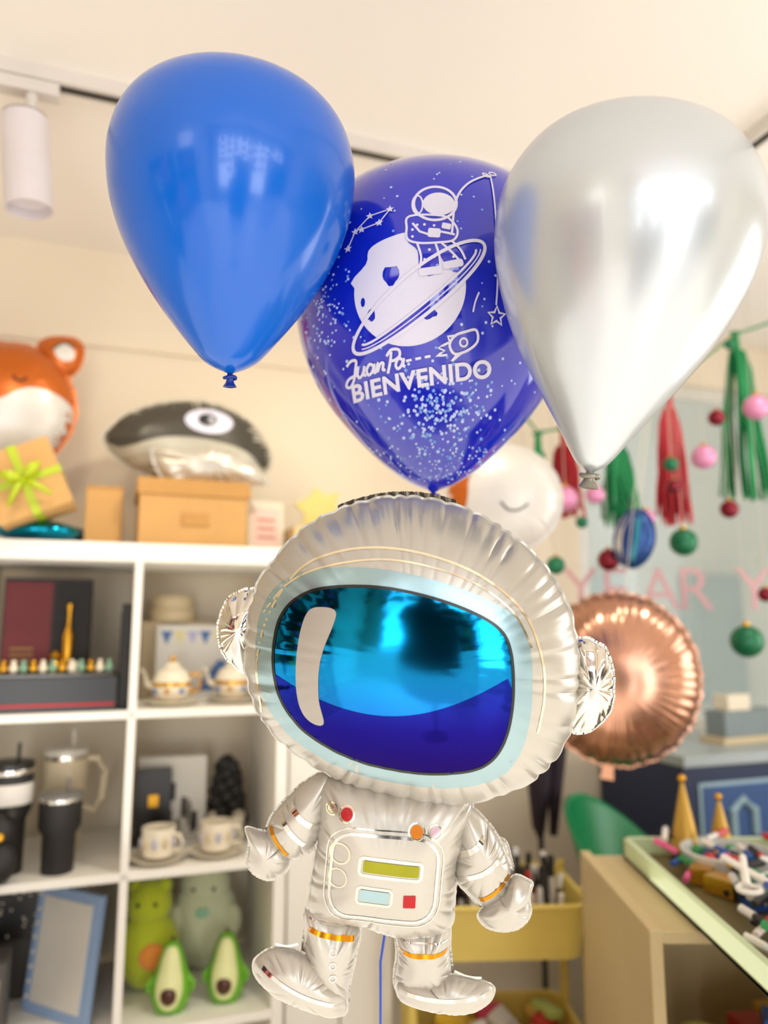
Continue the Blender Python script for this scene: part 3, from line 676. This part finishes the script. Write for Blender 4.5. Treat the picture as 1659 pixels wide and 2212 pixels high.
mb.ball((-.035, 0, .232), .018, limeg, n=14); mb.ball((.035, 0, .232), .018, limeg, n=14)
put(mb, 'lime_plush_toy', .06, .2, Z3, -.2)
plw = pm('plush_sage', '#CDD0AA', .9, sheen=.3, bump=.4, bscale=120)
mb = MB(); mb.ball((0, 0, .11), .085, plw, (1, .75, 1.3), 32); mb.ball((0, 0, .2), .062, plw, (1, .8, 1.0)); mb.ball((-.07, -.03, .12), .025, plw, (1, 1, 1.6)); mb.ball((.07, -.03, .12), .025, plw, (1, 1, 1.6))
for x in (-.025, .025): mb.ball((x, -.047, .2), .005, blk, n=10)
mb.ball((0, -.062, .15), .012, pm('mint', '#8CBFA0', .6), (1.4, .4, 1), 12)
put(mb, 'sage_plush_toy', .2, .27, Z3, -.2)

# ============================================================ RIGHT SIDE
rose = pm('foil_rose_gold', '#C4937A', .2, .9, var=.04)
rb = Foil((0, 0), circ(0, 0, 168, 182, 24), 92, seed=41, ncre=46, depth=3.5, reach=.92, scal=.02, wob=.4, pleat=.2)
k = .00116; e = empty('rose_gold_balloon', (.578, 1.88, 1.37), (0, math.radians(8), -.25)); tr = lambda u, v, h: (u*k, -h*k, -v*k)
rb.mesh(tr, rose, NT=30).build('envelope', e, ang=70)
mb = MB(); mb.prism([(-.012, -.205), (.012, -.205), (.016, -.245), (-.016, -.245)], -.001, .001, rose); mb.tube([(0, 0, .2), (.0, .01, .5), (.01, 0, .8), (.01, 0, 1.2)], .0009, cream)
mb.build('tail', e)
e = empty('striped_balloon', (.655, 1.93, 1.725), (0, math.radians(12), -.7)); sb = Foil((0, 0), circ(0, 0, 58, 82, 20), 42, seed=43, ncre=24, depth=3); k2 = .00092
tr2 = lambda u, v, h: (u*k2, -h*k2, -v*k2)
sb.mesh(tr2, pm('foil_navy', '#1F4684', .3, .4), NT=16, na=360).build('envelope', e, ang=70)
p = Print(tr2, sb.h, step=8); p.stroke(crom([(-20,-66),(-28,0),(-20,66)], 6, False), 20, fwhite, 1); p.stroke(crom([(16,-66),(24,0),(16,66)], 6, False), 12, pm('stripe_teal', '#2E8A9E', .3, .3), 1); p.mb.build('stripes', e, ang=70)
mb = MB(); mb.tube([(0, 0, .075), (-.01, 0, .4), (-.03, 0, .78)], .001, cream); mb.build('string', e)
gr = pm('bauble_green', '#0E6B45', .35, .2); pkb = pm('bauble_pink', '#DC8FB5', .3, .2); rd = pm('bauble_wine', '#7A1426', .2, .5); thr = pm('thread', '#BDB6A6', .6)
mb = MB()
for x, z, r, m in ((.817,1.724,.0375,gr),(.970,1.458,.043,gr),(.540,1.778,.0165,gr),(.463,1.66,.025,gr),(.793,1.94,.02,gr),(.983,2.29,.0157,gr),(.498,1.844,.035,pkb),(.576,1.852,.025,pkb),(.881,1.958,.033,pkb),(.714,1.788,.025,pkb),(1.036,2.10,.035,pkb),(.923,2.07,.023,rd),(.944,1.814,.025,rd),(.798,1.878,.02,rd),(.605,1.674,.03,rd),(1.024,1.582,.02,rd)):
    y = 2.0+.01*math.sin(x*40)
    mb.ball((x, y, z), r, m, n=28); mb.lathe([(r*.22, r*.97), (r*.22, r*1.18), (r*.1, r*1.2)], goldm, (x, y, z), 12); mb.tube([(x, y, z+r*1.15), (x, y, CEIL)], .0009, thr, 5)
mb.build('hanging_christmas_baubles')
tg = pm('tissue_green', '#12854A', .7, var=.2); tr_ = pm('tissue_red', '#BC2A34', .7, var=.15); trd = pm('tissue_crimson', '#A81620', .7)
mb = MB(); rnd = random.Random(12)
def tassel(x, y, zt, zb, w, m):
    y += .05
    mb.tube([(x, y, zt+.03), (x, y, zt-.03)], [.009, .013], m, 10)
    mb.tube([(x+.014*math.cos(a), y+.01*math.sin(a), zt+.035) for a in [2*math.pi*i/12 for i in range(12)]], .003, m, closed=True)
    for i in range(46):
        a = rnd.uniform(0, 6.28); q = math.sqrt(rnd.random()); dx = math.cos(a)*q*w/2; dy = math.sin(a)*q*w/3; L = zb+rnd.uniform(0, .04); tw = rnd.uniform(-1, 1)
        vs = []; n = 8
        for j in range(n+1):
            t = j/n; f = .25+.75*t**.6; cx = x+dx*f+.003*math.sin(t*9+i); cy = y+dy*f; z = zt-.02+(L-zt)*t; ww = .0055; cw, sw = math.cos(tw+t), math.sin(tw+t)
            vs += [(cx-ww*cw, cy-ww*sw, z), (cx+ww*cw, cy+ww*sw, z)]
        mb.add(vs, [(2*j, 2*j+1, 2*j+3, 2*j+2) for j in range(n)], m)
tassel(1.05, 2.06, 2.33, 1.87, .15, tg); tassel(.68, 2.06, 2.04, 1.79, .13, tg); tassel(.84, 2.06, 2.15, 1.80, .11, tr_); tassel(.525, 2.06, 2.04, 1.82, .11, trd); tassel(.45, 2.06, 2.02, 1.88, .06, tg); tassel(1.22, 2.06, 2.38, 1.95, .13, tr_)
mb.tube([(.42, 2.11, 2.1), (.45, 2.11, 2.06), (.525, 2.11, 2.07), (.68, 2.11, 2.07), (.745, 2.11, 2.1), (.84, 2.11, 2.18), (.93, 2.11, 2.27), (1.05, 2.11, 2.36), (1.22, 2.11, 2.42), (1.35, 2.11, 2.6)], .004, tg)
mb.tube([(.42, 2.11, 2.1), (.38, 2.11, CEIL)], .003, tg)
mb.build('tassel_garland', smooth=False)
bn = empty('letter_banner', (0, 2.19, 1.545), (0, 0, 0)); lp = pm('letter_pink', '#DDA4A8', .5, alpha=.6)
for i, (ch, x) in enumerate((('Y', .575), ('E', .685), ('A', .80), ('R', .91), ('Y', 1.085))):
    c = bpy.data.curves.new('letter_%d' % (i+1), 'FONT'); c.body = ch; c.size = .18; c.extrude = .002; c.offset = -.001; c.materials.append(lp)
    o = bpy.data.objects.new('letter_%d' % (i+1), c); bpy.context.collection.objects.link(o); o.parent = bn; o.location = (x-.05, 0, 0); o.rotation_euler = (math.pi/2, 0, 0)
mb = MB(); mb.tube([(.4, .003, .6), (.52, .003, .13), (.8, .003, .118), (1.1, .003, .128), (1.35, .003, .6), (1.36, .003, CEIL-1.545)], .001, thr); mb.tube([(.4, .003, .6), (.39, .003, CEIL-1.545)], .001, thr); mb.build('string', bn)
# navy display counter
navc = pm('counter_navy', '#182A50', .35); navl = pm('counter_top', '#A4AEB0', .35); acr = pm('acrylic_pale', '#9DBAC6', .2)
mb = MB(); mb.box(0, 1.1, 0, .4, 0, 1.1, navc); mb.box(-.01, 1.11, -.02, .4, 1.1, 1.13, navl)
mb.box(.05, .5, -.004, 0, .86, 1.05, acr); mb.box(.06, .49, -.006, -.003, .87, 1.04, pm('counter_mid', '#34568A', .3)); mb.box(.55, 1.05, -.004, 0, .86, 1.05, pm('counter_mid', ''))
for i in range(14): mb.ball((.42+.025*i, -.008, 1.02-.008*i), .008, white, n=8)
mb.tube([(.16, -.01, .9), (.16, -.01, .97), (.2, -.01, 1.0), (.24, -.01, .97), (.24, -.01, .9)], .012, acr)
mb.box(.02, 1.08, -.003, 0, .3, .8, pm('counter_panel', '#22406E', .3))
put(mb, 'display_counter', 1.5, .0, 0, 0, .003, smooth=False)
mb = MB(); mb.box(0, .3, 0, .1, 0, .02, beige); mb.box(.02, .28, .01, .09, .02, .1, pm('gray_goods', '#7E8A8C', .5)); mb.box(.05, .15, .02, .08, .1, .15, cream); put(mb, 'gift_hamper', 1.75, .1, 1.13, .1, .002, smooth=False)
# green shell chair
chg = pm('chair_green', '#12804A', .35)
mb = MB(); vs = []; fs = []; nu, nv = 28, 18
for j in range(nv+1):
    t = j/nv
    for i in range(nu+1):
        q = i/nu-.5; a = q*2.9; r = .155+.05*t
        z = (.02+.28*math.cos(q*2.2)**1.2)*t; vs.append((r*math.sin(a), r*math.cos(a)+.03*t, z))
for j in range(nv):
    for i in range(nu): q = j*(nu+1)+i; fs.append((q, q+1, q+nu+2, q+nu+1))
mb.add(vs, fs, chg); mb.lathe([(.02, -.02), (.15, -.015), (.168, .0), (.16, .02), (.02, .01)], chg, n=40)
for sx in (-1, 1):
    for sy in (-1, 1): mb.tube([(sx*.08, sy*.08, -.01), (sx*.13, sy*.13, -.72)], [.014, .01], pm('beech', '#C9A873', .5))
o = mb.build('green_chair', loc=(.71, 2.04, .73), rot=(0, 0, .9)); sd = o.modifiers.new('s', 'SOLIDIFY'); sd.thickness = .008
mb = MB(); um = pm('umbrella_plum', '#2A1D2B', .6)
mb.tube([(0, 0, .30), (-.005, 0, .25), (.005, 0, .1), (0, 0, -.1), (-.005, 0, -.22), (0, 0, -.26)], [.01, .05, .046, .035, .02, .006], um, 14)
mb.tube([(0, 0, .28), (0, 0, .42), (.02, 0, .45), (.045, 0, .44), (.05, 0, .41)], .008, blkm)
mb.tube([(.07, .02, .22), (.06, .02, .0), (.04, .02, -.25)], [.03, .03, .012], um, 12)
mb.tube([(0, 0, -.25), (0, 0, -1.14)], .008, blkm)
mb.build('folded_umbrella', loc=(.45, 2.24, 1.15))
# yellow trolley
yel = pm('trolley_yellow', '#E0C766', .4); tx = empty('utility_trolley', (.26, 1.92, 0), (0, 0, .05))
def tray(z, h):
    mb = MB(); o_ = rrect(-.2, -.15, .2, .15, .04); i_ = rrect(-.194, -.144, .194, .144, .036); n = len(o_)
    b_ = rrect(-.185, -.135, .185, .135, .04)
    vs = [(p[0], p[1], z) for p in b_]+[(p[0], p[1], z+h) for p in o_]+[(p[0], p[1], z+h) for p in i_]+[(p[0]*.97, p[1]*.97, z+.004) for p in b_]
    fs = []
    for j in range(3): fs += [(j*n+i, j*n+(i+1) % n, (j+1)*n+(i+1) % n, (j+1)*n+i) for i in range(n)]
    fs += [tuple(range(n)), tuple(range(3*n, 4*n))]
    mb.add(vs, fs, yel); mb.tube([(p[0], p[1], z+h) for p in o_], .006, yel, closed=True); return mb
for i, z in enumerate((.76, .45, .14)): tray(z, .115).build('tray_%d' % (i+1), tx)
mb = MB()
for x in (-.19, .19):
    for y in (-.1, .1): mb.tube([(x*1.06, y, .05), (x*1.06, y, .9)], .011, yel, 12); mb.ball((x*1.06, y, .03), .028, blkm, (.5, 1, 1), 16)
mb.build('frame', tx)
mb = MB(); rnd = random.Random(5); cols = ['#C22A2A', '#EDEDED', '#1A1A1A', '#2A56A8', '#EFE7DA', '#D9D4CC', '#2F8A4E', '#E8B23A', '#222222', '#D85A8A']
pens = [pm('pen_%d' % i, c, .35) for i, c in enumerate(cols)]
dpen = [pens[0], pens[1], pens[2], pens[4], pens[5], pens[8], pens[2], pens[1]]
for i in range(90):
    x = rnd.uniform(-.165, .165); y = rnd.uniform(-.12, .12); h = rnd.uniform(.11, .19); l = rnd.uniform(-.02, .02); m = rnd.choice(dpen); m2 = rnd.choice(dpen)
    mb.tube([(x, y, .768), (x+l, y+l*.5, .768+h*.75)], .0065, m, 8); mb.tube([(x+l, y+l*.5, .768+h*.75), (x+l*1.3, y+l*.6, .768+h)], .0075, m2, 8)
mb.build('markers', tx)
mb = MB()
for i in range(40):
    x = rnd.uniform(-.15, .15); y = rnd.uniform(-.1, .1); M = T(x, y, .50+rnd.uniform(0, .07)) @ Matrix.Rotation(rnd.uniform(0, 3), 4, 'Z') @ Matrix.Rotation(rnd.uniform(-.7, .7), 4, 'X')
    mb.box(-.035, .035, -.022, .022, -.012, .012, pm('snack_%d' % (i % 6), ['#D8406A', '#E8C23A', '#E9E4DC', '#C5342A', '#D9A94A', '#B8C86A'][i % 6], .3), M)
mb.build('wrapped_sweets', tx, bevel=.004)
# stationery counter with tray
wood = pm('maple_wood', '#C9B588', .5, var=.1, scale=5); tgm = pm('tray_mint', '#CBDCB0', .4)
sc = empty('stationery_counter', (0, 0, 0))
mb = MB(); mb.box(.44, .462, 1.32, 1.76, 0, 1.0, wood); mb.box(1.2, 1.222, 1.32, 1.76, 0, 1.0, wood); mb.box(.462, 1.2, 1.34, 1.76, .97, .99, wood)
mb.box(.462, 1.2, 1.34, 1.74, .60, .62, wood); mb.box(.462, 1.2, 1.34, 1.74, .2, .22, wood); mb.box(.462, 1.2, 1.74, 1.76, 0, .97, wood)
mb.build('carcass', sc, bevel=.002, smooth=False)
mb = MB(); x0, x1, y0, y1, z0, z1 = .53, 1.15, 1.08, 1.74, .992, 1.035
mb.box(x0, x1, y0, y1, z0, z0+.008, tgm)
for a in ((x0, x0+.012, y0, y1), (x1-.012, x1, y0, y1), (x0, x1, y0, y0+.012), (x0, x1, y1-.012, y1)): mb.box(a[0], a[1], a[2], a[3], z0, z1, tgm)
mb.box(x0+.01, x1-.01, y0+.01, y1-.01, z0+.008, z0+.010, pm('tray_liner', '#6A5F3A', .6))
mb.build('tray', sc, bevel=.002, smooth=False)
mb = MB()
for i in range(120):
    x = rnd.uniform(.57, 1.1); y = rnd.uniform(1.12, 1.68); a = rnd.uniform(0, 3.14); L = rnd.uniform(.05, .08); z = 1.012+rnd.uniform(0, .05); m = rnd.choice(pens)
    X, Y = x+L*math.cos(a), y+L*math.sin(a)
    X = min(max(X, .56), 1.12); Y = min(max(Y, 1.1), 1.72)
    mb.tube([(x, y, z), ((x+X)/2, (y+Y)/2, z+.004)], .006, m, 8); mb.tube([((x+X)/2, (y+Y)/2, z+.004), (X, Y, z+.008)], .007, rnd.choice(pens), 8)
for i in range(14):
    x = rnd.uniform(.58, 1.05); y = rnd.uniform(1.2, 1.66); M = T(x, y, 1.02) @ Rz(rnd.uniform(0, 3)); mb.box(-.03, .03, -.02, .02, -.015, .015, (goldm, white, beige, pens[3])[i % 4], M)
mb.lathe([(.05, 0), (.085, .004), (.09, .035), (.084, .036), (.08, .01), (.02, .008)], pm('tub_clear', '#D5D8D6', .15), (.70, 1.6, 1.012), 40)
for i in range(24):
    a = rnd.uniform(0, 6.28); q = rnd.uniform(0, .06); mb.ball((.70+q*math.cos(a), 1.6+q*math.sin(a), 1.035), .012, rnd.choice(pens), n=10)
for dx in (-.012, .012):
    mb.tube([(.64+dx*2, 1.34, 1.06), (.64-dx*1.5, 1.44, 1.08)], [.008, .006], white); mb.tube([(.64+dx*2+.018*math.cos(a), 1.33+.02*math.sin(a), 1.06) for a in [i*.628 for i in range(10)]], .005, white, closed=True)
mb.build('stationery', sc)
mb = MB(); lg = pm('ball_lime', '#C9CE5A', .4)
mb.ball((.57, 1.45, .705), .085, lg, n=36)
for i in range(26):
    x = rnd.uniform(.66, 1.15); M = T(x, rnd.uniform(1.38, 1.6), .66) @ Rz(rnd.uniform(-.5, .5)); mb.box(-.03, .03, -.03, .03, -.04, rnd.uniform(.02, .16), rnd.choice(pens), M)
mb.build('lower_shelf_goods', sc, bevel=.003)
phm = pm('party_gold', '#B8923E', .35, .5)
mb = MB(); mb.lathe([(.035, 0), (.036, .002), (.003, .16), (.001, .162)], phm, n=32); mb.ball((0, 0, .165), .009, goldm, n=12)
mb.build('party_hat', loc=(.655, 1.70, 1.002))
mb = MB(); mb.lathe([(.03, 0), (.031, .002), (.003, .12), (.001, .122)], phm, n=32); mb.ball((0, 0, .125), .008, goldm, n=12)
mb.build('party_hat', loc=(.735, 1.705, 1.002))

# ============================================================ behind the camera: unseen goods and a figure, added for the reflections
GC = ['#C22A2A', '#2A56A8', '#2F8A4E', '#E8B23A', '#EDEDED', '#D85A8A', '#E07A2A', '#222222', '#6FC3D0']
for i, c in enumerate(GC): pm('goods_%d' % i, c, .4)
def rack(name, s, d, w, h, seed, rot=0):
    r = random.Random(seed); mb = MB(); mb.box(0, w, 0, .3, 0, .05, blkm)
    for k_ in range(5): mb.box(0, w, 0, .3, .05+k_*h/5, .07+k_*h/5, dark)
    mb.box(0, .02, 0, .3, 0, h, dark); mb.box(w-.02, w, 0, .3, 0, h, dark); mb.box(0, w, 0, .02, 0, h, dark)
    for k_ in range(5):
        x = .04
        while x < w-.12:
            ww = r.uniform(.05, .12); hh = r.uniform(.08, h/5-.06); mb.box(x, x+ww, .05, .25, .07+k_*h/5, .07+k_*h/5+hh, pm('goods_%d' % (r.randrange(9)), '')); x += ww+.015
    mb.build(name, loc=RF(s, d, 0), rot=(0, 0, YAW+rot), smooth=False)
rack('goods_rack', -.05, -3.9, .5, 1.55, 1); rack('goods_rack', 1.1, -3.7, .9, 1.85, 2); rack('goods_rack', -1.3, -1.2, 1.1, 2.0, 3, -math.pi/2)  # unseen racks put in to give the shiny balloons something to reflect
# unseen strings of boxes, added as clutter for the visor reflection
mb = MB(); r = random.Random(8)
for i in range(15):
    x = -1.05+i*.22+r.uniform(-.04, .04); z = 2.45; zb = r.uniform(1.1, 1.6); mb.box(x-.002, x+.002, -.002, .002, zb, CEIL, dark)
    while z > zb:
        h = r.uniform(.07, .16); w = r.uniform(.05, .09); mb.box(x-w, x+w, -.03, .03, z-h, z, pm('goods_%d' % (r.randrange(9)), '')); z -= h+r.uniform(.04, .14)
mb.build('hanging_gift_bags', loc=RF(0, -3.3, 0), rot=(0, 0, YAW), smooth=False)
mb = MB(); coat_ = pm('coat_black', '#17181C', .8)
mb.lathe([(.18, .75), (.21, .9), (.19, 1.15), (.23, 1.35), (.21, 1.45), (.08, 1.52), (.06, 1.58), (.085, 1.64), (.09, 1.72), (.06, 1.8), (.01, 1.83)], coat_, n=32)
mb.tube([(0, 0, .75), (0, 0, .03)], .02, blkm); mb.lathe([(.16, 0), (.16, .02), (.02, .03)], blkm)
mb.build('tailors_dummy', loc=RF(.0, -2.4, 0))  # unseen dark figure, stands in for the photographer's silhouette in the visor

# ============================================================ LIGHT
def area(name, loc, target, sx, sy, power, col):
    l = bpy.data.lights.new(name, 'AREA'); l.shape = 'RECTANGLE'; l.size = sx; l.size_y = sy; l.energy = power; l.color = col
    o = bpy.data.objects.new(name, l); bpy.context.collection.objects.link(o); o.location = loc
    o.rotation_euler = (Vector(target)-Vector(loc)).to_track_quat('-Z', 'Y').to_euler(); return o
area('daylight_storefront', RF(.55, -4.5, 1.4), RF(.55, 0, 1.4), 3.6, 2.0, 135, (.95, .97, 1))
area('ceiling_uplight', RF(.5, -1.6, 1.0), RF(.5, -1.6, 2.6), 3.6, 2.4, 32, (1, .95, .87))  # added fill lamp with no fixture, aimed up to brighten the ceiling
area('daylight_side', RF(2.6, -1.2, 1.6), RF(0, -1.0, 1.5), 1.0, 1.2, 15, (.94, .97, 1))  # unseen area lamp inside the room, in front of the closed right wall
area('daylight_left', RF(-1.5, -2.4, 1.6), RF(0, -.5, 1.6), .6, 1.4, 8, (1, .97, .92))  # unseen area lamp by the left wall, which has no opening
def spot(loc, tgt, power, col, ang=75):
    l = bpy.data.lights.new('shelf_spot', 'SPOT'); l.energy = power; l.color = col; l.spot_size = math.radians(ang); l.spot_blend = .9; l.shadow_soft_size = .05
    o = bpy.data.objects.new('shelf_spot', l); bpy.context.collection.objects.link(o); o.location = loc
    o.rotation_euler = (Vector(tgt)-Vector(loc)).to_track_quat('-Z', 'Y').to_euler()
spot((-.66, 1.24, 2.25), RF(.1, .2, 1.5), 4.5, (1, .89, .7), 110)
spot(RF(.5, -.6, 2.5), RF(.2, .3, 1.2), 22, (1, .92, .76), 110)
spot(RF(1.5, -.8, 2.5), RF(1.5, .2, 1.1), 9, (1, .95, .9), 90)
w = bpy.data.worlds.new('sky'); bpy.context.scene.world = w; w.use_nodes = True
w.node_tree.nodes['Background'].inputs[0].default_value = (.9, .92, .9, 1); w.node_tree.nodes['Background'].inputs[1].default_value = 1.1

# ============================================================ CAMERA
cam = bpy.data.cameras.new('camera'); co = bpy.data.objects.new('camera', cam); bpy.context.collection.objects.link(co)
co.location = (0, 0, 1.5); co.rotation_euler = (math.pi/2+PITCH, 0, 0)
cam.sensor_fit = 'VERTICAL'; cam.sensor_height = 36; cam.lens = 36*1600/2212; cam.clip_start = .02
cam.dof.use_dof = True; cam.dof.focus_distance = .84; cam.dof.aperture_fstop = 1.9
bpy.context.scene.camera = co
vs_ = bpy.context.scene.view_settings; vs_.view_transform = 'Standard'; vs_.look = 'None'; vs_.exposure = 0.15
